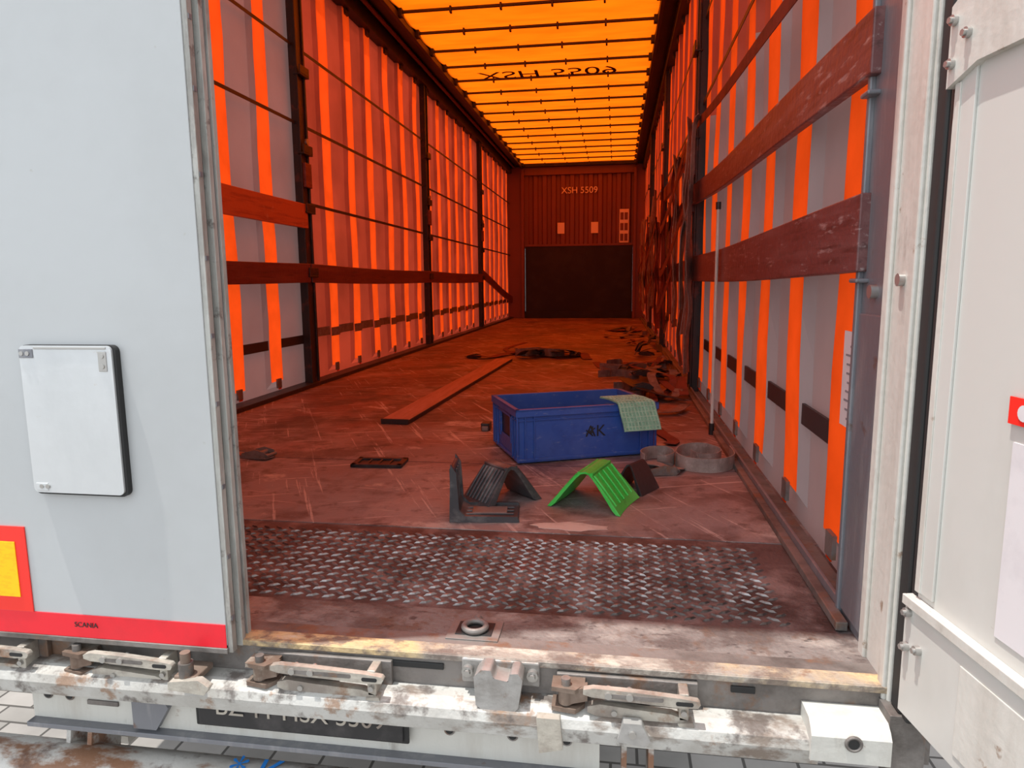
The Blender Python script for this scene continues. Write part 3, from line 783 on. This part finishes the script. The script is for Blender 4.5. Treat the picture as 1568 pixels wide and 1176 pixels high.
g=MB()
for k in range(27):
    cy=random.uniform(3.8,5.6) if k<16 else random.uniform(5.2,9.8)
    if k<4: cy=random.uniform(3.8,4.5)
    cx=(.36-random.random()**1.6*.42) if k<16 else .36-random.random()**2*.35
    pts=[];a=random.random()*6.3
    for i in range(6):
        a+=random.uniform(-1.1,1.1)
        cx2=cx+.12*math.cos(a)*i*.5
        pts.append((min(max(cx2,-.12),.38),cy+.18*math.sin(a)*i*.5,.006+random.random()*.10*(cx>.15)+random.random()*.03))
    if k%4==3: g.ribbon([(p[0],p[1],.03+p[2]*.2) for p in pts],.05,'web','edge',.003,5)
    else: g.ribbon(pts,.05,random.choice(['web','web','web_r','web_r','web_g','post']),'flat',.003,5)
for k in range(8): ratchet(g,(.05+random.random()*.28,3.8+random.random()*2.2,.02+random.random()*.04),random.random()*180,'post')
g.ribbon([(.22,4.1,.03),(.20,3.7,.02),(.16,3.3,.012),(.20,3.0,.008),(.24,2.86,.006),(.22,2.78,.01)],.05,'web_r')
g.ribbon([(.05,4.3,.01),(.02,3.9,.01),(.10,3.5,.02),(.28,3.45,.02),(.36,3.6,.03)],.05,'web')
g.ribbon([(-.16,5.7,.006),(-.10,5.3,.006),(.02,5.15,.006),(.12,5.3,.01)],.06,'web_r')
g.ribbon([(-.1,9.6,.01),(.05,9.3,.02),(.12,9.7,.04),(.22,9.2,.02),(.30,9.6,.01)],.12,'web_r'); g.ribbon([(-.05,9.4,.02),(.1,9.5,.05),(.2,9.3,.03)],.10,'post')
g.obj('strap_pile')

g=MB()
X=XR-.03
def hang(y,z0,z1,w,key,sw=.03,n=6):
    pts=[(X-.012-random.random()*.03,y+random.uniform(-sw,sw),z0+(z1-z0)*i/n) for i in range(n+1)]
    g.ribbon(pts,w,key,wv=(.35,1,0),th=.004,sub=5)
hang(4.05,1.55,.14,.10,'web'); hang(4.18,1.55,.35,.09,'web_g'); hang(3.93,1.2,.15,.08,'web'); hang(4.35,1.3,.14,.08,'web')
g.ribbon([(X,3.85,1.52),(X-.03,3.85,1.45),(X-.03,3.95,1.1),(X-.06,4.05,.9),(X-.05,4.12,.5)],.09,'web_g',wv=(.3,1,0))
g.ribbon([(X+.02,1.34,1.34),(X+.005,2.2,1.38),(X+.005,3.2,1.44),(X,4.15,1.52)],.045,'web_r',wv=(0,.05,1))
for i in range(30):
    y=4.8+i*.27+random.uniform(-.1,.1); hang(y,1.15+random.random()*.5,.15+random.random()*.3,.07,random.choice(['web_r','web_r','web','web_g','post']),.08)
for a,b,z in ((4.3,7.1,1.45),(4.3,7.1,1.1),(7.2,10,1.3),(10.1,12.9,1.2),(5,7,.8),(7.2,9.5,.9)):
    g.ribbon([(X-.03,a,z),(X-.06,a+(b-a)*.25,z-.25),(X-.08,(a+b)/2,z-.38),(X-.05,a+(b-a)*.75,z-.25),(X-.02,b,z)],.055,'web_r',wv=(0,.1,1))
g.obj('hanging_straps',wr)
g=MB(); g.cyl((XR-.035,3.02,.0),(XR-.032,3.06,.97),.007,'cream',12); g.cyl((XR-.035,3.02,.0),(XR-.035,3.02,.05),.012,'post',12); g.cyl((XR-.032,3.06,.96),(XR-.032,3.06,.99),.011,'post',12)
g.obj('support_pole',wr)

# ------------------------------------------------------------------ lights
sd=Vector((-.22,-.055,.97)).normalized()
sun=bpy.data.lights.new('sun','SUN'); sun.energy=4.9; sun.angle=math.radians(.6); sun.color=(1,.97,.92)
so=bpy.data.objects.new('sun',sun); so.rotation_euler=sd.to_track_quat('Z','Y').to_euler(); scene.collection.objects.link(so)
w=bpy.data.worlds.new('world'); scene.world=w; w.use_nodes=True
bg=w.node_tree.nodes['Background']; bg.inputs[0].default_value=(.87,.93,1.0,1); bg.inputs[1].default_value=1.8

# ------------------------------------------------------------------ camera
F=1071.
d=Vector((164,159,-F)).normalized()
rl=math.radians(.5)
s_,c_=math.sin(rl),math.cos(rl)
u=Vector((-s_,c_,(-s_*164+c_*159)/F)).normalized()
x=d.cross(u).normalized()
R=Matrix((x,d,u))
cam=bpy.data.cameras.new('camera'); cam.sensor_width=36; cam.lens=F/1600*36; cam.clip_start=.02
co=bpy.data.objects.new('camera',cam); scene.collection.objects.link(co)
co.matrix_world=Matrix.Translation((0,0,.66))@R.to_4x4()
scene.camera=co
